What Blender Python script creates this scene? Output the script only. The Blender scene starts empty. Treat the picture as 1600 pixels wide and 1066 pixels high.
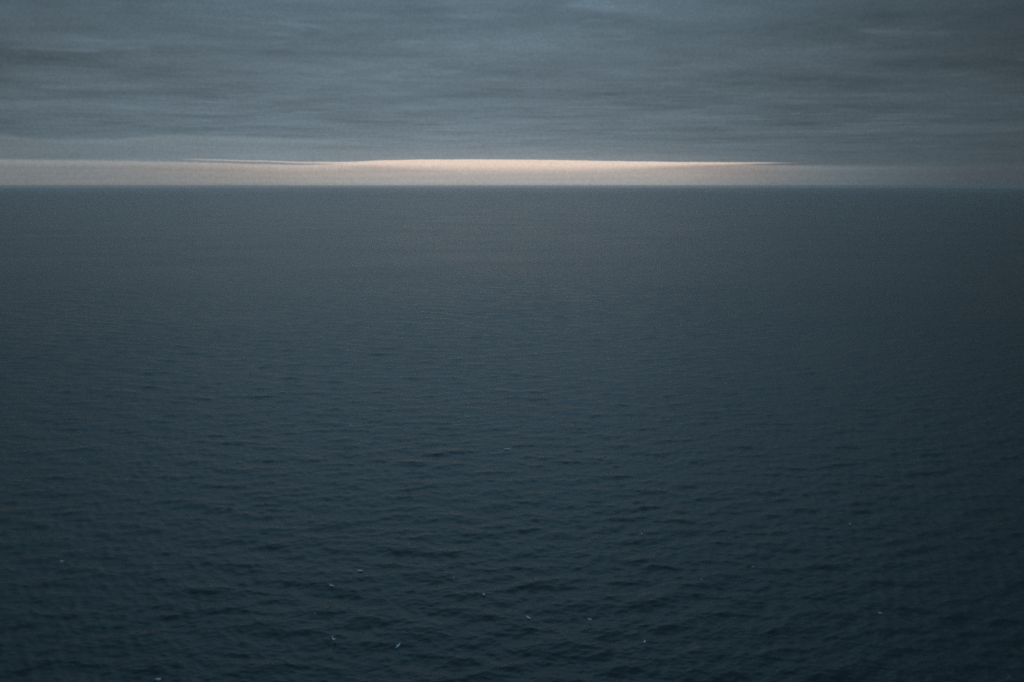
import bpy, bmesh, math, random
import numpy as np
from mathutils import Vector, Matrix, Euler

S = bpy.context.scene
COL = S.collection
R = math.radians
CAM_H = 50.0
PITCH = 8.855            # degrees below level

# ------------------------------------------------------------------ camera
cd = bpy.data.cameras.new('camera')
cam = bpy.data.objects.new('camera', cd)
COL.objects.link(cam)
cam.location = (0, 0, CAM_H)
cam.rotation_euler = (R(90 - PITCH), 0, 0)
cd.lens = 35.0
cd.sensor_width = 36.0
cd.clip_start = 0.5
cd.clip_end = 200000.0
S.camera = cam

S.view_settings.view_transform = 'Standard'
S.view_settings.look = 'None'
S.view_settings.exposure = 0.0
S.view_settings.gamma = 1.0
S.view_settings.use_curve_mapping = False
S.render.engine = 'CYCLES'
S.cycles.use_denoising = False
S.cycles.use_adaptive_sampling = True
S.cycles.adaptive_threshold = 0.012
S.cycles.adaptive_min_samples = 24
S.cycles.max_bounces = 6
S.cycles.volume_bounces = 4
S.cycles.sample_clamp_indirect = 4.0
S.cycles.pixel_filter_type = 'BLACKMAN_HARRIS'
S.cycles.filter_width = 1.8

# ------------------------------------------------------------------ world: dusk cloud deck over a clear strip
GLOW_AZ = -5.5          # degrees, where the hidden sun stands behind the deck (left of centre)
W = bpy.data.worlds.new('World')
S.world = W
W.use_nodes = True
W.cycles.sampling_method = 'MANUAL'
W.cycles.sample_map_resolution = 2048
nt = W.node_tree
nt.nodes.clear()


def lin(c):
    return tuple(((v / 255) / 12.92 if v <= 10 else (((v / 255) + 0.055) / 1.055) ** 2.4) for v in c)


class G:
    """small helper to write node maths"""
    def __init__(self, t):
        self.t = t

    def n(self, kind, **kw):
        nd = self.t.nodes.new(kind)
        for k, v in kw.items():
            setattr(nd, k, v)
        return nd

    def link(self, a, sock):
        if isinstance(a, (int, float)):
            sock.default_value = a
        elif isinstance(a, tuple):
            sock.default_value = a if len(sock.default_value) == len(a) else a + (1,)
        else:
            self.t.links.new(a, sock)

    def m(self, op, *args, clamp=False):
        nd = self.n('ShaderNodeMath', operation=op, use_clamp=clamp)
        for i, a in enumerate(args):
            self.link(a, nd.inputs[i])
        return nd.outputs[0]

    def vec(self, x, y, z):
        nd = self.n('ShaderNodeCombineXYZ')
        for i, a in enumerate((x, y, z)):
            self.link(a, nd.inputs[i])
        return nd.outputs[0]

    def mix(self, f, a, b, kind='RGBA', blend='MIX'):
        nd = self.n('ShaderNodeMix', data_type=kind)
        if kind == 'RGBA':
            nd.blend_type = blend
            i = (0, 6, 7, 2)
        else:
            i = (0, 2, 3, 0)
        self.link(f, nd.inputs[i[0]])
        self.link(a, nd.inputs[i[1]])
        self.link(b, nd.inputs[i[2]])
        return nd.outputs[i[3]]

    def step(self, v, a, b, lo=0.0, hi=1.0):
        nd = self.n('ShaderNodeMapRange', interpolation_type='SMOOTHSTEP')
        for i, q in enumerate((v, a, b, lo, hi)):
            self.link(q, nd.inputs[i])
        return nd.outputs[0]

    def noise(self, v, scale, detail=4, rough=0.5, lac=2.0, dist=0.0):
        nd = self.n('ShaderNodeTexNoise')
        self.link(v, nd.inputs['Vector'])
        nd.inputs['Scale'].default_value = scale
        nd.inputs['Detail'].default_value = detail
        nd.inputs['Roughness'].default_value = rough
        nd.inputs['Lacunarity'].default_value = lac
        nd.inputs['Distortion'].default_value = dist
        return nd.outputs[0]

    def scale(self, c, f):
        nd = self.n('ShaderNodeVectorMath', operation='SCALE')
        self.link(c, nd.inputs[0])
        self.link(f, nd.inputs[3])
        return nd.outputs[0]

    def add(self, a, b):
        nd = self.n('ShaderNodeVectorMath', operation='ADD')
        self.link(a, nd.inputs[0])
        self.link(b, nd.inputs[1])
        return nd.outputs[0]

    def curve(self, v, pts, lo, hi):
        """piecewise curve through (x, y) given in real units, y in 0..4"""
        t = self.m('DIVIDE', self.m('SUBTRACT', v, lo), hi - lo, clamp=True)
        nd = self.n('ShaderNodeFloatCurve')
        cv = nd.mapping.curves[0]
        P = [((x - lo) / (hi - lo), y / 4.0) for x, y in pts]
        cv.points[0].location = P[0]
        cv.points[1].location = P[-1]
        for p in P[1:-1]:
            cv.points.new(*p)
        nd.mapping.update()
        self.link(1.0, nd.inputs[0])
        self.link(t, nd.inputs[1])
        return self.m('MULTIPLY', nd.outputs[0], 4.0)


g = G(nt)
tc = g.n('ShaderNodeTexCoord')
sp = g.n('ShaderNodeSeparateXYZ')
nt.links.new(tc.outputs['Generated'], sp.inputs[0])
dx, dy, dz = sp.outputs
az = g.m('MULTIPLY', g.m('ARCTAN2', dx, dy), 180 / math.pi)
el = g.m('MULTIPLY', g.m('ARCSINE', dz), 180 / math.pi)
elp = g.m('MAXIMUM', el, 0.0)
dazu = g.m('SUBTRACT', az, GLOW_AZ)
# wrap to -180..180
daz = g.m('WRAP', dazu, -180.0, 180.0)


def gauss(v, s):
    return g.m('EXPONENT', g.m('MULTIPLY', g.m('MULTIPLY', v, v), -0.5 / (s * s)))


# position on a flat cloud deck, in deck heights
zz = g.m('ADD', g.m('MAXIMUM', dz, 0.0), 0.012)
px = g.m('DIVIDE', dx, zz)
py = g.m('DIVIDE', dy, zz)
P = g.vec(px, py, 0.0)
PS = g.vec(g.m('MULTIPLY', px, 0.9), py, 3.7)
big = g.noise(P, 0.22, 5, 0.55, dist=0.15)
mid = g.noise(PS, 0.95, 6, 0.62, dist=0.35)
wisp = g.noise(g.vec(g.m('MULTIPLY', px, 1.0), py, 9.1), 1.7, 4, 0.55, dist=0.25)
fine = g.noise(g.vec(px, py, 21.0), 6.0, 3, 0.6)
fade = g.step(el, 0.9, 4.0, 0.35, 1.0)
tex = g.m('ADD', g.m('MULTIPLY', g.m('SUBTRACT', big, 0.5), 1.05),
          g.m('ADD', g.m('MULTIPLY', g.m('SUBTRACT', mid, 0.5), 0.95),
              g.m('MULTIPLY', g.m('SUBTRACT', fine, 0.5), 0.16)))
tex = g.m('ADD', tex, g.m('MULTIPLY', g.step(wisp, 0.56, 0.78), 0.26))
grainy = g.noise(tc.outputs['Generated'], 450.0, 1, 0.5)
tex = g.m('ADD', 1.0, g.m('MULTIPLY', tex, fade))

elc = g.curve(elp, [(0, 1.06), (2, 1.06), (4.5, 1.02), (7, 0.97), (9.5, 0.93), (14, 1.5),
                    (20, 2.05), (30, 2.25), (60, 2.15), (90, 2.15)], 0, 90)  # deck brightened above the frame, unseen, to lift the mid-water reflection
azf = g.m('ADD', 0.12, g.m('ADD', g.m('MULTIPLY', gauss(daz, 21.5), 0.88), g.step(g.m('ABSOLUTE', daz), 38.0, 110.0, 0.0, 0.33)))  # last term adds unseen sky brightness behind the camera, filling the gulls
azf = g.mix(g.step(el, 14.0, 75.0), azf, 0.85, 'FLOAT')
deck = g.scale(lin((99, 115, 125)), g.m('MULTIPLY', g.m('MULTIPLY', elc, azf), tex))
# the deck turns bluer with height
deck = g.mix(1.0, deck, g.mix(g.step(el, 5.0, 20.0), (1.0, 1.0, 1.0), (0.66, 0.95, 1.09)), blend='MULTIPLY')
# warm light creeping up the deck from the gap
creep = g.m('MULTIPLY', gauss(g.m('ADD', daz, -3.0), 11.0), g.m('EXPONENT', g.m('MULTIPLY', elp, -0.55)))
deck = g.add(deck, g.scale((0.050, 0.045, 0.042), creep))

# the deck's underside lit just above the gap
creep2 = g.m('MULTIPLY', gauss(g.m('ADD', daz, -4.5), 8.5), g.m('EXPONENT', g.m('MULTIPLY', g.m('MAXIMUM', g.m('SUBTRACT', el, 1.4), 0.0), -1.5)))
deck = g.add(deck, g.scale((0.115, 0.100, 0.088), creep2))

# brighter veil of cloud to the left, with its own upper edge above the gap
vn = g.noise(g.vec(g.m('MULTIPLY', az, 0.30), g.m('MULTIPLY', el, 2.2), 0.0), 1.0, 5, 0.6)
veil_edge = g.curve(az, [(-60, 2.4), (-27, 2.56), (-24.3, 2.42), (-21.5, 2.44), (-20, 2.64), (-14, 2.66), (-10, 2.50), (-6, 2.25), (0, 2.1)], -60, 0)
veil_edge = g.m('ADD', veil_edge, g.m('MULTIPLY', g.m('SUBTRACT', vn, 0.5), 0.24))
vs = g.noise(g.vec(g.m('MULTIPLY', az, 0.13), g.m('MULTIPLY', el, 3.4), 1.0), 1.0, 5, 0.6)
veil = g.m('MULTIPLY', g.step(el, g.m('ADD', veil_edge, 0.13), g.m('SUBTRACT', veil_edge, 0.17)),
           g.m('MULTIPLY', g.step(az, -4.0, -14.0), g.step(az, -75.0, -40.0)))
veil_b = g.m('ADD', 0.72, g.m('MULTIPLY', vs, 0.56))
veil_b = g.m('ADD', veil_b, g.m('MULTIPLY', g.step(g.m('SUBTRACT', veil_edge, el), 0.32, 0.02), g.m('MULTIPLY', vn, 0.30)))
veil_b = g.m('MULTIPLY', veil_b, g.m('ADD', 0.84, g.m('MULTIPLY', gauss(g.m('ADD', az, 15.5), 6.0), 0.28)))
deck = g.mix(g.m('MULTIPLY', veil, 0.52), deck, g.scale(lin((123, 134, 140)), veil_b))

# the gap: a hazy low band of sky, and the bright lens of clear sky under the deck's far edge
jag = g.m('MULTIPLY', g.m('SUBTRACT', g.noise(g.vec(g.m('MULTIPLY', az, 0.7), 0.0, 6.0), 1.0, 5, 0.6), 0.5), 0.06)
top_core = g.m('ADD', jag, g.curve(az, [(-30, 1.5), (-17.5, 1.45), (-14, 1.38), (-10.9, 1.32), (-8.8, 1.35), (-7, 1.43), (0, 1.47),
                                        (8, 1.345), (14.4, 1.285), (30, 1.25)], -30, 30))
thick = g.curve(az, [(-30, 0.06), (-17.5, 0.09), (-12, 0.10), (-9, 0.20), (-6.5, 0.42), (-3, 0.58), (2, 0.60), (6, 0.45), (9.5, 0.24), (13, 0.12), (15.5, 0.07), (30, 0.05)], -30, 30)
g_core = g.curve(az, [(-30, 0.0), (-18.6, 0.0), (-17, 0.32), (-13, 0.52), (-10, 0.74), (-7, 0.93), (0, 1.0), (7, 0.93), (11, 0.74), (13.6, 0.55), (15.2, 0.14), (16.6, 0.0), (30, 0.0)], -30, 30)
low_top = g.m('ADD', jag, g.curve(az, [(-30, 1.32), (-17.5, 1.27), (-14, 1.19), (-10.9, 1.17), (-8.5, 1.27), (-6, 1.42), (0, 1.46), (8, 1.32),
                                       (12, 1.22), (14.4, 1.13), (30, 1.08)], -30, 30))
lsoft = g.m('ADD', g.m('ADD', 0.03, g.step(az, -9.0, -20.0, 0.0, 0.05)), g.step(az, 13.0, 24.0, 0.0, 0.25))
low = g.step(el, g.m('ADD', low_top, lsoft), g.m('SUBTRACT', low_top, lsoft))
g_low = g.curve(g.m('ADD', az, 180.0),
                [(0, 0.10), (110, 0.15), (140, 0.38), (153, 0.54), (163, 0.69), (172, 0.93), (178, 1.0), (186, 0.95),
                 (191, 0.74), (194.5, 0.54), (197.8, 0.42), (201, 0.31), (207, 0.20), (225, 0.14), (360, 0.10)], 0, 360)
cool = g.m('SUBTRACT', 1.0, g.m('MULTIPLY', g.step(az, 21.0, 9.0), g.step(az, -26.0, -10.0)))
hgt = g.m('DIVIDE', elp, 1.3)
low_col = g.mix(cool, g.mix(g.step(hgt, 0.0, 0.8), lin((164, 165, 165)), lin((180, 170, 164))),
                g.mix(g.step(az, 8.0, 18.0), lin((158, 164, 167)), lin((150, 167, 178))))
streak = g.noise(g.vec(g.m('MULTIPLY', az, 0.10), g.m('MULTIPLY', el, 6.0), 5.0), 1.0, 4, 0.6)
ends = g.m('ADD', g.step(az, -6.0, -10.0), g.m('MULTIPLY', g.step(az, 11.0, 14.0), 0.45))
rim = g.m('MULTIPLY', g.m('MULTIPLY', ends, 0.30), g.step(g.m('SUBTRACT', low_top, el), 0.42, 0.04))
low_col = g.scale(low_col, g.m('MULTIPLY', g_low, g.m('ADD', 0.88, g.m('ADD', rim, g.m('MULTIPLY', streak, 0.24)))))
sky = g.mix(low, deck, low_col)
core = g.m('MULTIPLY', g.step(el, g.m('ADD', top_core, 0.025), g.m('SUBTRACT', top_core, 0.03)),
           g.step(el, g.m('SUBTRACT', top_core, g.m('MULTIPLY', thick, 1.35)), g.m('SUBTRACT', top_core, g.m('MULTIPLY', thick, 0.30))))
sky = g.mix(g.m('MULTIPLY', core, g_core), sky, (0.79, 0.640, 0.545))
sky = g.scale(sky, g.m('ADD', 1.0, g.m('MULTIPLY', g.m('SUBTRACT', grainy, 0.5), 0.34)))
# very thin low cloud lines at the ends of the gap
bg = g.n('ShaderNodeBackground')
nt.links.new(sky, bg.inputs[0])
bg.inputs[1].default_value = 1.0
# clear-sky light that leaks through the deck
ns = g.n('ShaderNodeTexSky', sky_type='NISHITA', sun_disc=False)
ns.sun_elevation = R(6)
ns.sun_rotation = R(GLOW_AZ)
ns.altitude = 80
bg2 = g.n('ShaderNodeBackground')
nt.links.new(ns.outputs[0], bg2.inputs[0])
bg2.inputs[1].default_value = 0.00002
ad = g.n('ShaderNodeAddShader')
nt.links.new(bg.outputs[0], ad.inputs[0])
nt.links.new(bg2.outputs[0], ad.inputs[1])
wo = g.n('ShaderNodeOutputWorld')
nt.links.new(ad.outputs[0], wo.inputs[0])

# dim sun through the thick deck
sd = bpy.data.lights.new('sun', 'SUN')
sd.energy = 0.002
sd.angle = R(30)
sd.color = (1.0, 0.96, 0.92)
sun = bpy.data.objects.new('sun', sd)
COL.objects.link(sun)
sdir = Vector((math.sin(R(GLOW_AZ)) * math.cos(R(14)), math.cos(R(GLOW_AZ)) * math.cos(R(14)), math.sin(R(14))))
sun.rotation_euler = (-sdir).to_track_quat('-Z', 'Y').to_euler()
sun.location = (0, 0, 60)

# ------------------------------------------------------------------ the sea
rng = np.random.default_rng(11)
NW = 340
lam = np.exp(np.linspace(math.log(0.34), math.log(38.0), NW)) * np.exp(rng.normal(0, 0.01, NW))
kk = 2 * math.pi / lam
dlnk = math.log(38.0 / 0.34) / NW
PEAK = 4.8
B = 0.0037
slope2 = B * dlnk * np.where(lam > PEAK, np.exp(-1.9 * (np.log(lam / PEAK)) ** 2 * 1.4), 1.0)
slope2 *= np.where(lam < 2.4, 1.5, 1.0)
amp = np.sqrt(2 * slope2) / kk
spread = np.where(lam > 3.5, 0.30, 0.75)
side = rng.choice(np.array([-0.38, 0.05, 0.42]), NW, p=[0.3, 0.4, 0.3])   # crossing wave trains
wdir = R(-94) + side + rng.normal(0, 1, NW) * spread      # waves run mostly towards the viewer
kx = kk * np.cos(wdir)
ky = kk * np.sin(wdir)
ph = rng.uniform(0, 2 * math.pi, NW)
CHOP = 0.9


def att(lm, sp_):
    """fade a wave out where the mesh is too coarse to carry it"""
    q = lm / np.maximum(sp_, 1e-6)
    return np.clip((q - 2.1) / 1.9, 0, 1)


def gust(x, y):
    """slow change of wave height over the sea"""
    return (1 + 0.22 * np.sin(x * 0.021 + 0.6 * np.sin(y * 0.013) + 1.0) * np.sin(y * 0.017 + 0.4 + 0.5 * np.sin(x * 0.009))
            + 0.12 * np.sin(x * 0.0061 + y * 0.0043))


def waves(x, y, spc):
    zx = np.zeros_like(x); zy = np.zeros_like(x); zz_ = np.zeros_like(x)
    rowsp = spc
    for i in range(NW):
        a = att(lam[i], rowsp)
        rows = np.nonzero(a > 0)[0]
        if len(rows) == 0:
            continue
        lo, hi = rows[0], rows[-1] + 1
        t = (kx[i] * x[lo:hi] + ky[i] * y[lo:hi] + ph[i])
        am = (amp[i] * a[lo:hi])[:, None].astype(np.float32)
        t = np.remainder(t, 2 * math.pi).astype(np.float32)
        s = np.sin(t) * am
        c = np.cos(t) * am
        zz_[lo:hi] += c
        zx[lo:hi] -= s * (CHOP * kx[i] / kk[i])
        zy[lo:hi] -= s * (CHOP * ky[i] / kk[i])
    return zx, zy, zz_


def height_at(x, y):
    X = np.array([[x]]); Y = np.array([[y]])
    sp_ = np.array([(x * x + y * y + CAM_H * CAM_H) / CAM_H * 0.00062])
    qx, qy = X.copy(), Y.copy()
    for _ in range(4):
        a, b, c = waves(qx, qy, sp_)
        gg = gust(qx, qy)
        qx = X - a * gg; qy = Y - b * gg
    a, b, c = waves(qx, qy, sp_)
    return float((c * gust(qx, qy))[0, 0])


def ring_radii():
    r = [9.0, 19.0, 31.0, 44.0, 55.0]
    th = math.atan(CAM_H / 65.0)
    while th > 0.05:
        r.append(CAM_H / math.tan(th))
        th -= 0.00062 if th > 0.28 else 0.00046
    q = r[-1]
    while q < 25500:
        q *= 1.045
        r.append(q)
    return np.array(r)


rad = ring_radii()
dense = np.radians(np.linspace(-33, 33, 1101))
coarse = np.radians(np.linspace(33, 327, 121)[1:-1])
azs = np.concatenate([dense, coarse])
NR, NA = len(rad), len(azs)
drr = np.gradient(rad)
A, Q = np.meshgrid(azs, rad)
X = (Q * np.sin(A)).astype(np.float64)
Y = (Q * np.cos(A)).astype(np.float64)
Z = np.zeros_like(X)
spc = np.maximum(drr, rad * math.radians(66) / 1100)
nd_ = len(dense)
ddx, ddy, ddz = waves(X[:, :nd_], Y[:, :nd_], spc)
gg = gust(X[:, :nd_], Y[:, :nd_])
taper = np.ones(nd_)
edge_w = 40
taper[:edge_w] = np.linspace(0, 1, edge_w)
taper[-edge_w:] = np.linspace(1, 0, edge_w)
X[:, :nd_] += ddx * gg * taper
Y[:, :nd_] += ddy * gg * taper
Z[:, :nd_] += ddz * gg * taper
verts = np.stack([X, Y, Z], -1).reshape(-1, 3).astype(np.float32)
verts = np.vstack([verts, np.array([[0, 0, 0]], np.float32)])
i0 = np.arange(NR - 1)[:, None] * NA
j0 = np.arange(NA)[None, :]
j1 = (j0 + 1) % NA
quads = np.stack([i0 + j0, i0 + NA + j0, i0 + NA + j1, i0 + j1], -1).reshape(-1, 4)
ctr = len(verts) - 1
tris = np.stack([np.full(NA, ctr), np.arange(NA), (np.arange(NA) + 1) % NA], -1)
me = bpy.data.meshes.new('sea')
me.vertices.add(len(verts))
me.vertices.foreach_set('co', verts.ravel())
nl = quads.size + tris.size
me.loops.add(nl)
me.loops.foreach_set('vertex_index', np.concatenate([quads.ravel(), tris.ravel()]).astype(np.int32))
me.polygons.add(len(quads) + len(tris))
ls = np.concatenate([np.arange(len(quads)) * 4, quads.size + np.arange(len(tris)) * 3]).astype(np.int32)
me.polygons.foreach_set('loop_start', ls)
me.update(calc_edges=True)
me.validate()
me.polygons.foreach_set('use_smooth', np.ones(len(me.polygons), bool))
sea = bpy.data.objects.new('sea', me)
COL.objects.link(sea)
sea['kind'] = 'structure'
if me.polygons[5000].normal.z < 0:
    me.flip_normals()

wm = bpy.data.materials.new('sea_water')
wm.use_nodes = True
t = wm.node_tree
t.nodes.clear()
h = G(t)
out = h.n('ShaderNodeOutputMaterial')
pb = h.n('ShaderNodeBsdfPrincipled')
t.links.new(pb.outputs[0], out.inputs[0])
geo = h.n('ShaderNodeTexCoord')
pos = geo.outputs['Object']
sep = h.n('ShaderNodeSeparateXYZ')
t.links.new(pos, sep.inputs[0])
dist = h.n('ShaderNodeVectorMath', operation='LENGTH')
t.links.new(h.vec(sep.outputs[0], sep.outputs[1], 0.0), dist.inputs[0])
dd = dist.outputs['Value']
# finer waves are left out of the mesh farther offshore; the roughness stands for them
lg = h.m('LOGARITHM', dd, 10.0)
rough = h.m('SUBTRACT', h.step(lg, 2.3, 3.5, 0.22, 0.20), h.step(lg, 3.7, 4.3, 0.0, 0.06))
pos2 = h.vec(sep.outputs[0], sep.outputs[1], 0.0)
patch = h.noise(h.vec(h.m('MULTIPLY', sep.outputs[0], 0.6), sep.outputs[1], 0.0), 0.012, 4, 0.55)
rough = h.m('ADD', rough, h.m('MULTIPLY', h.m('SUBTRACT', patch, 0.5), 0.10))
t.links.new(rough, pb.inputs['Roughness'])
pb.inputs['IOR'].default_value = 1.34
body = h.mix(h.step(patch, 0.35, 0.65), (0.002, 0.008, 0.011, 1), (0.002, 0.009, 0.012, 1))
t.links.new(body, pb.inputs['Base Color'])
rip = h.noise(h.vec(h.m('MULTIPLY', sep.outputs[0], 0.7), sep.outputs[1], 0.0), 3.4, 3, 0.6, dist=0.3)
rip2 = h.noise(h.vec(h.m('MULTIPLY', sep.outputs[0], 0.6), sep.outputs[1], 5.0), 0.55, 5, 0.6, dist=0.5)
bump1 = h.n('ShaderNodeBump')
bump1.inputs['Strength'].default_value = 1.0
bump1.inputs['Distance'].default_value = 0.02
t.links.new(rip, bump1.inputs['Height'])
bump2 = h.n('ShaderNodeBump')
bump2.inputs['Strength'].default_value = 1.0
bump2.inputs['Distance'].default_value = 0.12
t.links.new(h.m('MULTIPLY', rip2, h.step(lg, 2.1, 2.8, 0.25, 1.0)), bump2.inputs['Height'])
t.links.new(bump1.outputs[0], bump2.inputs['Normal'])
t.links.new(bump2.outputs[0], pb.inputs['Normal'])
me.materials.append(wm)

# ------------------------------------------------------------------ materials of the small things
def simple(name, col, rough=0.7, vary=0.0):
    m = bpy.data.materials.new(name)
    m.use_nodes = True
    gm = G(m.node_tree)
    b = m.node_tree.nodes['Principled BSDF']
    b.inputs['Roughness'].default_value = rough
    tcn = gm.n('ShaderNodeTexCoord')
    n_ = gm.noise(tcn.outputs['Object'], 30.0, 3)
    c = gm.mix(n_, tuple(v * (1 - vary) for v in col) + (1,), tuple(min(1, v * (1 + vary)) for v in col) + (1,))
    m.node_tree.links.new(c, b.inputs['Base Color'])
    return m


M_white = simple('white_feathers', (0.88, 0.88, 0.88), 0.8, 0.05)
M_grey = simple('grey_feathers', (0.80, 0.81, 0.82), 0.8, 0.08)
M_black = simple('black_feathers', (0.03, 0.03, 0.035), 0.7, 0.1)
M_beak = simple('yellow_beak', (0.65, 0.42, 0.06), 0.5, 0.05)
M_foam = simple('sea_foam', (0.45, 0.48, 0.50), 0.9, 0.12)


# ------------------------------------------------------------------ gulls
def loft(bm, secs, n=10):
    """closed tube through sections (x, y, z, half_width, half_height); runs along the points"""
    rings = []
    for k, (c, u, v) in enumerate(secs):
        rings.append([bm.verts.new(Vector(c) + Vector(u) * math.cos(2 * math.pi * i / n) + Vector(v) * math.sin(2 * math.pi * i / n)) for i in range(n)])
    for a, b in zip(rings, rings[1:]):
        for i in range(n):
            bm.faces.new((a[i], a[(i + 1) % n], b[(i + 1) % n], b[i]))
    bm.faces.new(rings[0][::-1])
    bm.faces.new(rings[-1])


def gull_mesh(name, pose):
    """a gull facing +Y, 0.42 m long; pose: 'floating' wings folded, 'gliding' spread, 'raised' wings up"""
    bm = bmesh.new()
    # trunk: tail to breast
    tr = [(-0.30, 0.035, 0.030, 0.008), (-0.22, 0.022, 0.042, 0.016), (-0.15, 0.010, 0.052, 0.040), (-0.06, 0.0, 0.070, 0.064),
          (0.04, 0.0, 0.076, 0.072), (0.12, 0.008, 0.064, 0.062), (0.17, 0.028, 0.044, 0.046)]
    loft(bm, [((0, y, z), (w, 0, 0), (0, 0, hh)) for y, z, w, hh in tr])
    up = 0.075 if pose == 'floating' else 0.02
    fw = 0.0 if pose == 'floating' else 0.04
    # neck and head
    nk = [((0, 0.13, 0.02), 0.046), ((0, 0.165 + fw * .5, 0.045 + up * .4), 0.036), ((0, 0.19 + fw, 0.06 + up), 0.034),
          ((0, 0.215 + fw, 0.07 + up), 0.037), ((0, 0.245 + fw, 0.066 + up), 0.026), ((0, 0.262 + fw, 0.06 + up), 0.012)]
    loft(bm, [(c, (r_, 0, 0), (0, -r_ * .25, r_)) for c, r_ in nk])
    loft(bm, [((0, 0.255 + fw, 0.06 + up), (0.009, 0, 0), (0, 0, 0.010)), ((0, 0.285 + fw, 0.057 + up), (0.007, 0, 0), (0, 0, 0.009)),
              ((0, 0.305 + fw, 0.048 + up), (0.004, 0, 0), (0, 0, 0.005))], 6)
    # fanned tail
    loft(bm, [((0, -0.24, 0.028), (0.030, 0, 0), (0, 0, 0.010)), ((0, -0.31, 0.036), (0.052, 0, 0), (0, 0, 0.006)), ((0, -0.36, 0.040), (0.066, 0, 0), (0, 0, 0.005))], 8)
    for s in (-1, 1):
        if pose == 'floating':
            # folded wing along the flank, tip crossing over the tail
            ws = [((s * 0.055, 0.09, 0.035), 0.016, 0.034), ((s * 0.070, 0.02, 0.045), 0.018, 0.046), ((s * 0.066, -0.08, 0.048), 0.016, 0.040),
                  ((s * 0.046, -0.20, 0.055), 0.012, 0.024), ((s * 0.022, -0.32, 0.065), 0.008, 0.012), ((s * 0.006, -0.40, 0.070), 0.005, 0.006)]
            loft(bm, [(c, (w, 0, 0), (0, 0, hh)) for c, w, hh in ws], 8)
        else:
            lift = {'gliding': (0.0, 0.05, 0.075, 0.055, 0.02), 'raised': (0.0, 0.12, 0.22, 0.30, 0.36)}[pose]
            spanx = {'gliding': (0.03, 0.17, 0.31, 0.48, 0.62), 'raised': (0.03, 0.13, 0.23, 0.38, 0.50)}[pose]
            yy = (0.03, 0.075, 0.095, 0.03, -0.06)
            ch = (0.100, 0.092, 0.084, 0.058, 0.014)
            th = (0.018, 0.015, 0.012, 0.009, 0.005)
            loft(bm, [((s * a, b, 0.045 + c), (0, d, 0), (0, 0, e)) for a, b, c, d, e in zip(spanx, yy, lift, ch, th)], 10)
    bmesh.ops.recalc_face_normals(bm, faces=bm.faces)
    raw = bpy.data.meshes.new(name + '_raw')
    bm.to_mesh(raw)
    bm.free()
    tmp = bpy.data.objects.new('tmp', raw)
    COL.objects.link(tmp)
    md = tmp.modifiers.new('r', 'REMESH')
    md.mode = 'VOXEL'
    md.voxel_size = 0.0075
    sm = tmp.modifiers.new('s', 'SMOOTH')
    sm.iterations = 2
    dg = bpy.context.evaluated_depsgraph_get()
    m = bpy.data.meshes.new_from_object(tmp.evaluated_get(dg))
    m.name = name
    COL.objects.unlink(tmp)
    bpy.data.objects.remove(tmp)
    m.materials.clear()
    for q in (M_white, M_grey, M_black, M_beak):
        m.materials.append(q)
    for p in m.polygons:
        c = p.center
        p.use_smooth = True
        k = 0
        ax = abs(c.x)
        if pose == 'floating':
            if c.z > 0.035 and -0.30 < c.y < 0.10 and p.normal.z > -0.2 and ax > 0.012:
                k = 1
            if c.y < -0.33 and c.z > 0.052:
                k = 2
        else:
            if pose == 'raised' and ax > 0.085 and p.normal.z > 0:
                k = 1
            if ax > (0.55 if pose == 'gliding' else 0.44):
                k = 2
        if c.y > 0.262 + fw:
            k = 3
        p.material_index = k
    return m


MESH = {p: gull_mesh('gull_' + p, p) for p in ('floating', 'gliding', 'raised')}


def ray(pxl, pyl):
    """world direction of a point of the 1600 x 1066 photograph"""
    f = 1600 * cd.lens / cd.sensor_width
    v = Vector(((pxl - 800) / f, -(pyl - 533) / f, -1.0))
    return (cam.rotation_euler.to_matrix() @ v).normalized()


def on_sea(pxl, pyl, up=0.0):
    d = ray(pxl, pyl)
    z = up
    for _ in range(6):
        s = (z - CAM_H) / d.z
        x, y = d.x * s, d.y * s
        z = height_at(x, y) + up
    return x, y, z


GROUP = 'white gulls scattered low over the sea'
# photo x, y, pose, heading (degrees, 0 = away from the viewer, 90 = left), bank, height over the water, size, label
birds = [
    (548.5, 666.5, 'floating', 35, 0, 0, 1.75, 'white gull farthest out of all, turned half away, on the left half of the sea'),
    (794, 703, 'floating', -84, 0, 0, 2.25, 'brightest white gull near the middle of the sea, side on, longest and palest of all'),
    (562, 893, 'floating', 82, 0, 0, 1.35, 'white gull side on with its tail to the right, upper of two close together'),
    (518, 916, 'floating', 60, 0, 0, 1.25, 'white gull slanting down to the right, lower of two close together on the left'),
    (756, 930, 'floating', 185, 0, 0, 1.1, 'small round bright white gull resting on dark water just left of the bottom centre'),
    (825, 966, 'floating', 38, 0, 0, 1.25, 'plump oval white gull tilted to upper left, just right of the bottom centre'),
    (923, 968.5, 'raised', 150, 30, 0.3, 0.75, 'greyish white gull with bent wings, right of the plump oval gull'),
    (1007, 1004, 'floating', 170, 0, 0, 1.05, 'small round white gull low in the picture, nearest one right of the centre'),
    (1003, 835, 'floating', 190, 0, 0, 0.95, 'pinpoint white gull alone between the middle of the sea and the lower right'),
    (1328, 820, 'floating', 175, 0, 0, 0.95, 'faint pinpoint gull alone on the dark right side of the sea'),
    (1375, 958.5, 'floating', 80, 0, 0, 0.85, 'dim flat gull farthest to the right near the bottom corner'),
    (521, 999, 'raised', 130, -25, 0.3, 0.7, 'dim grey white gull with one wing trailing to upper right, on the lower left'),
    (622, 1009, 'gliding', 225, 20, 0.4, 0.72, 'white gull nearest the bottom edge, faint wings spread from a bright body'),
]
first = None
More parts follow.
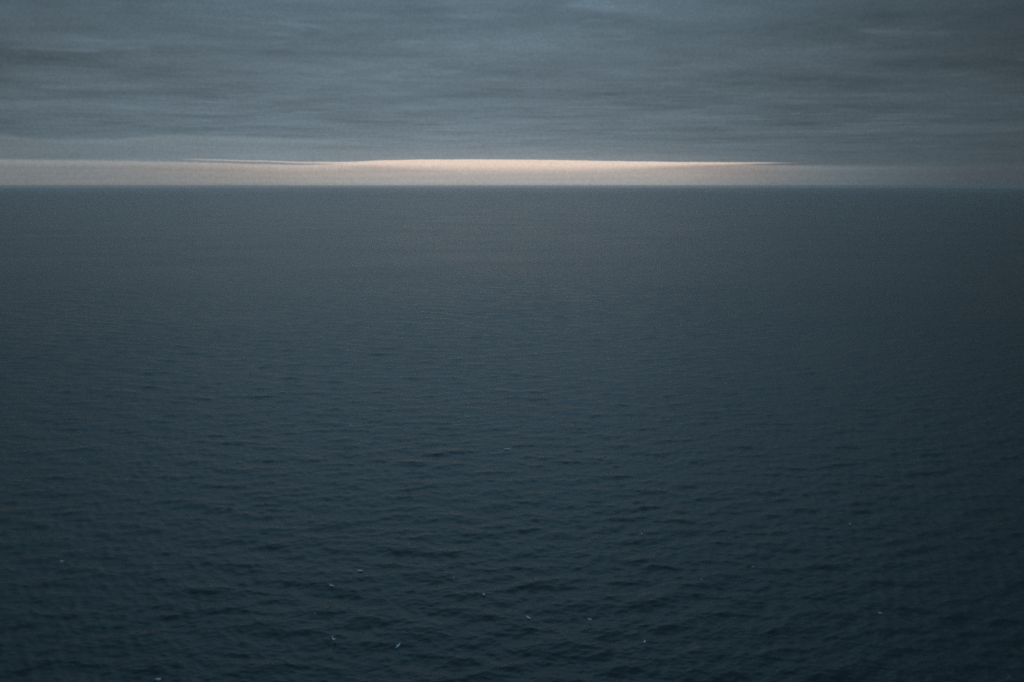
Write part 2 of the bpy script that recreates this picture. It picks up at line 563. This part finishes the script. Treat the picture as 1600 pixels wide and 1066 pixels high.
for bx, by, pose, hd, bank, up, sc, lab in birds:
    if first is None:
        o = bpy.data.objects.new('gull', MESH[pose])
        first = o
    else:
        o = first.copy()
        o.data = MESH[pose]
    COL.objects.link(o)
    x, y, z = on_sea(bx, by, up if pose != 'floating' else 0.0)
    o.location = (x, y, z + (0.035 * sc if pose == 'floating' else 0.0))
    o.rotation_euler = (0, R(bank), R(hd) - math.atan2(x, y))
    o.scale = (sc, sc, sc)
    o['label'] = lab
    o['category'] = 'gull'
    o['group'] = GROUP

# ------------------------------------------------------------------ flecks of foam on breaking crests
foam = [
    # photo x, y, size across (m), size along (m), specks, tilt, label
    (97, 877, 0.9, 0.8, 60, 20, 'blurred grey patch of foam far out on the left edge of the sea'),
    (246, 1061, 1.0, 0.7, 80, -15, 'largest pale foam splash, cut by the bottom edge at the left'),
    (492, 958, 0.55, 0.3, 9, 10, 'faint small fleck of foam left of centre above the lowest left gulls'),
    (709, 903, 0.7, 0.35, 15, -20, 'slanting fleck of foam on a crest left of the round bright gull'),
    (842, 885, 0.4, 0.3, 9, 0, 'tiny fleck of foam right of centre above the plump oval gull'),
    (1018, 682.5, 0.7, 0.4, 20, 5, 'tiny fleck of foam far out on the right half of the sea'),
    (1096, 905, 0.7, 0.5, 11, 35, 'faint curved fleck of foam between the right gulls'),
    (127, 716, 0.6, 0.4, 15, 0, 'tiny lone fleck of foam far out at the left'),
    (1176, 885, 1.1, 0.9, 10, 0, 'thin scattered patch of foam on the dark right side'),
    (488, 807, 0.9, 0.2, 13, 0, 'thin pale line of foam along a crest on the left'),
    (925, 708, 0.9, 0.25, 0, 0, ''),
]
ico = bmesh.new()
bmesh.ops.create_icosphere(ico, subdivisions=1, radius=1.0)
ICO_V = [v.co.copy() for v in ico.verts]
ICO_F = [[v.index for v in f.verts] for f in ico.faces]
ico.free()
random.seed(5)
for fx, fy, sx, sy, n, tilt, lab in foam:
    if not n:
        continue
    x0, y0, z0 = on_sea(fx, fy)
    V, F, spots = [], [], []
    rt = Matrix.Rotation(R(tilt) - math.atan2(x0, y0), 2)
    for _ in range(n):
        if spots:
            bx_, by_, br_ = random.choice(spots)
            an = random.uniform(0, 2 * math.pi)
            st = br_ * random.uniform(1.1, 1.6)
            ox, oy = bx_ + math.cos(an) * st * (1.5 if sx > 1.3 * sy else 1.0), by_ + math.sin(an) * st
        else:
            ox, oy = 0.0, 0.0
        q = rt @ Vector((ox, oy))
        wx, wy = x0 + q.x, y0 + q.y
        wz = height_at(wx, wy)
        rr = random.uniform(0.03, 0.06) * (1.25 if sx > 0.8 else 1.0)
        spots.append((ox, oy, rr))
        ex = random.uniform(1.1, 2.2)
        b0 = len(V)
        for c in ICO_V:
            j = random.uniform(0.8, 1.2)
            V.append((q.x + c.x * rr * ex * j, q.y + c.y * rr * j, wz - z0 + c.z * rr * 0.45 * j))
        F += [[b0 + i for i in f] for f in ICO_F]
    fm = bpy.data.meshes.new('foam_fleck')
    fm.from_pydata(V, [], F)
    fm.materials.append(M_foam)
    for p in fm.polygons:
        p.use_smooth = True
    o = bpy.data.objects.new('foam_fleck', fm)
    COL.objects.link(o)
    o.location = (x0, y0, z0)
    o['label'] = lab
    o['category'] = 'sea foam'
    o['group'] = 'flecks of foam on the sea'

# ------------------------------------------------------------------ sea air
zb = -3.0
bm = bmesh.new()
bmesh.ops.create_cube(bm, size=1.0)
hm = bpy.data.meshes.new('haze')
bm.to_mesh(hm)
bm.free()
hz = bpy.data.objects.new('haze', hm)
COL.objects.link(hz)
ZT = CAM_H + 6
hz.scale = (60000, 60000, ZT - zb)
hz.location = (0, 0, (ZT + zb) / 2)
hz['kind'] = 'stuff'
hmat = bpy.data.materials.new('sea_air')
hmat.use_nodes = True
t = hmat.node_tree
t.nodes.clear()
o_ = t.nodes.new('ShaderNodeOutputMaterial')
v_ = t.nodes.new('ShaderNodeVolumePrincipled')
v_.inputs['Color'].default_value = (0.97, 0.99, 1.0, 1)
v_.inputs['Density'].default_value = 5e-5
v_.inputs['Anisotropy'].default_value = 0.78
t.links.new(v_.outputs[0], o_.inputs['Volume'])
hm.materials.append(hmat)
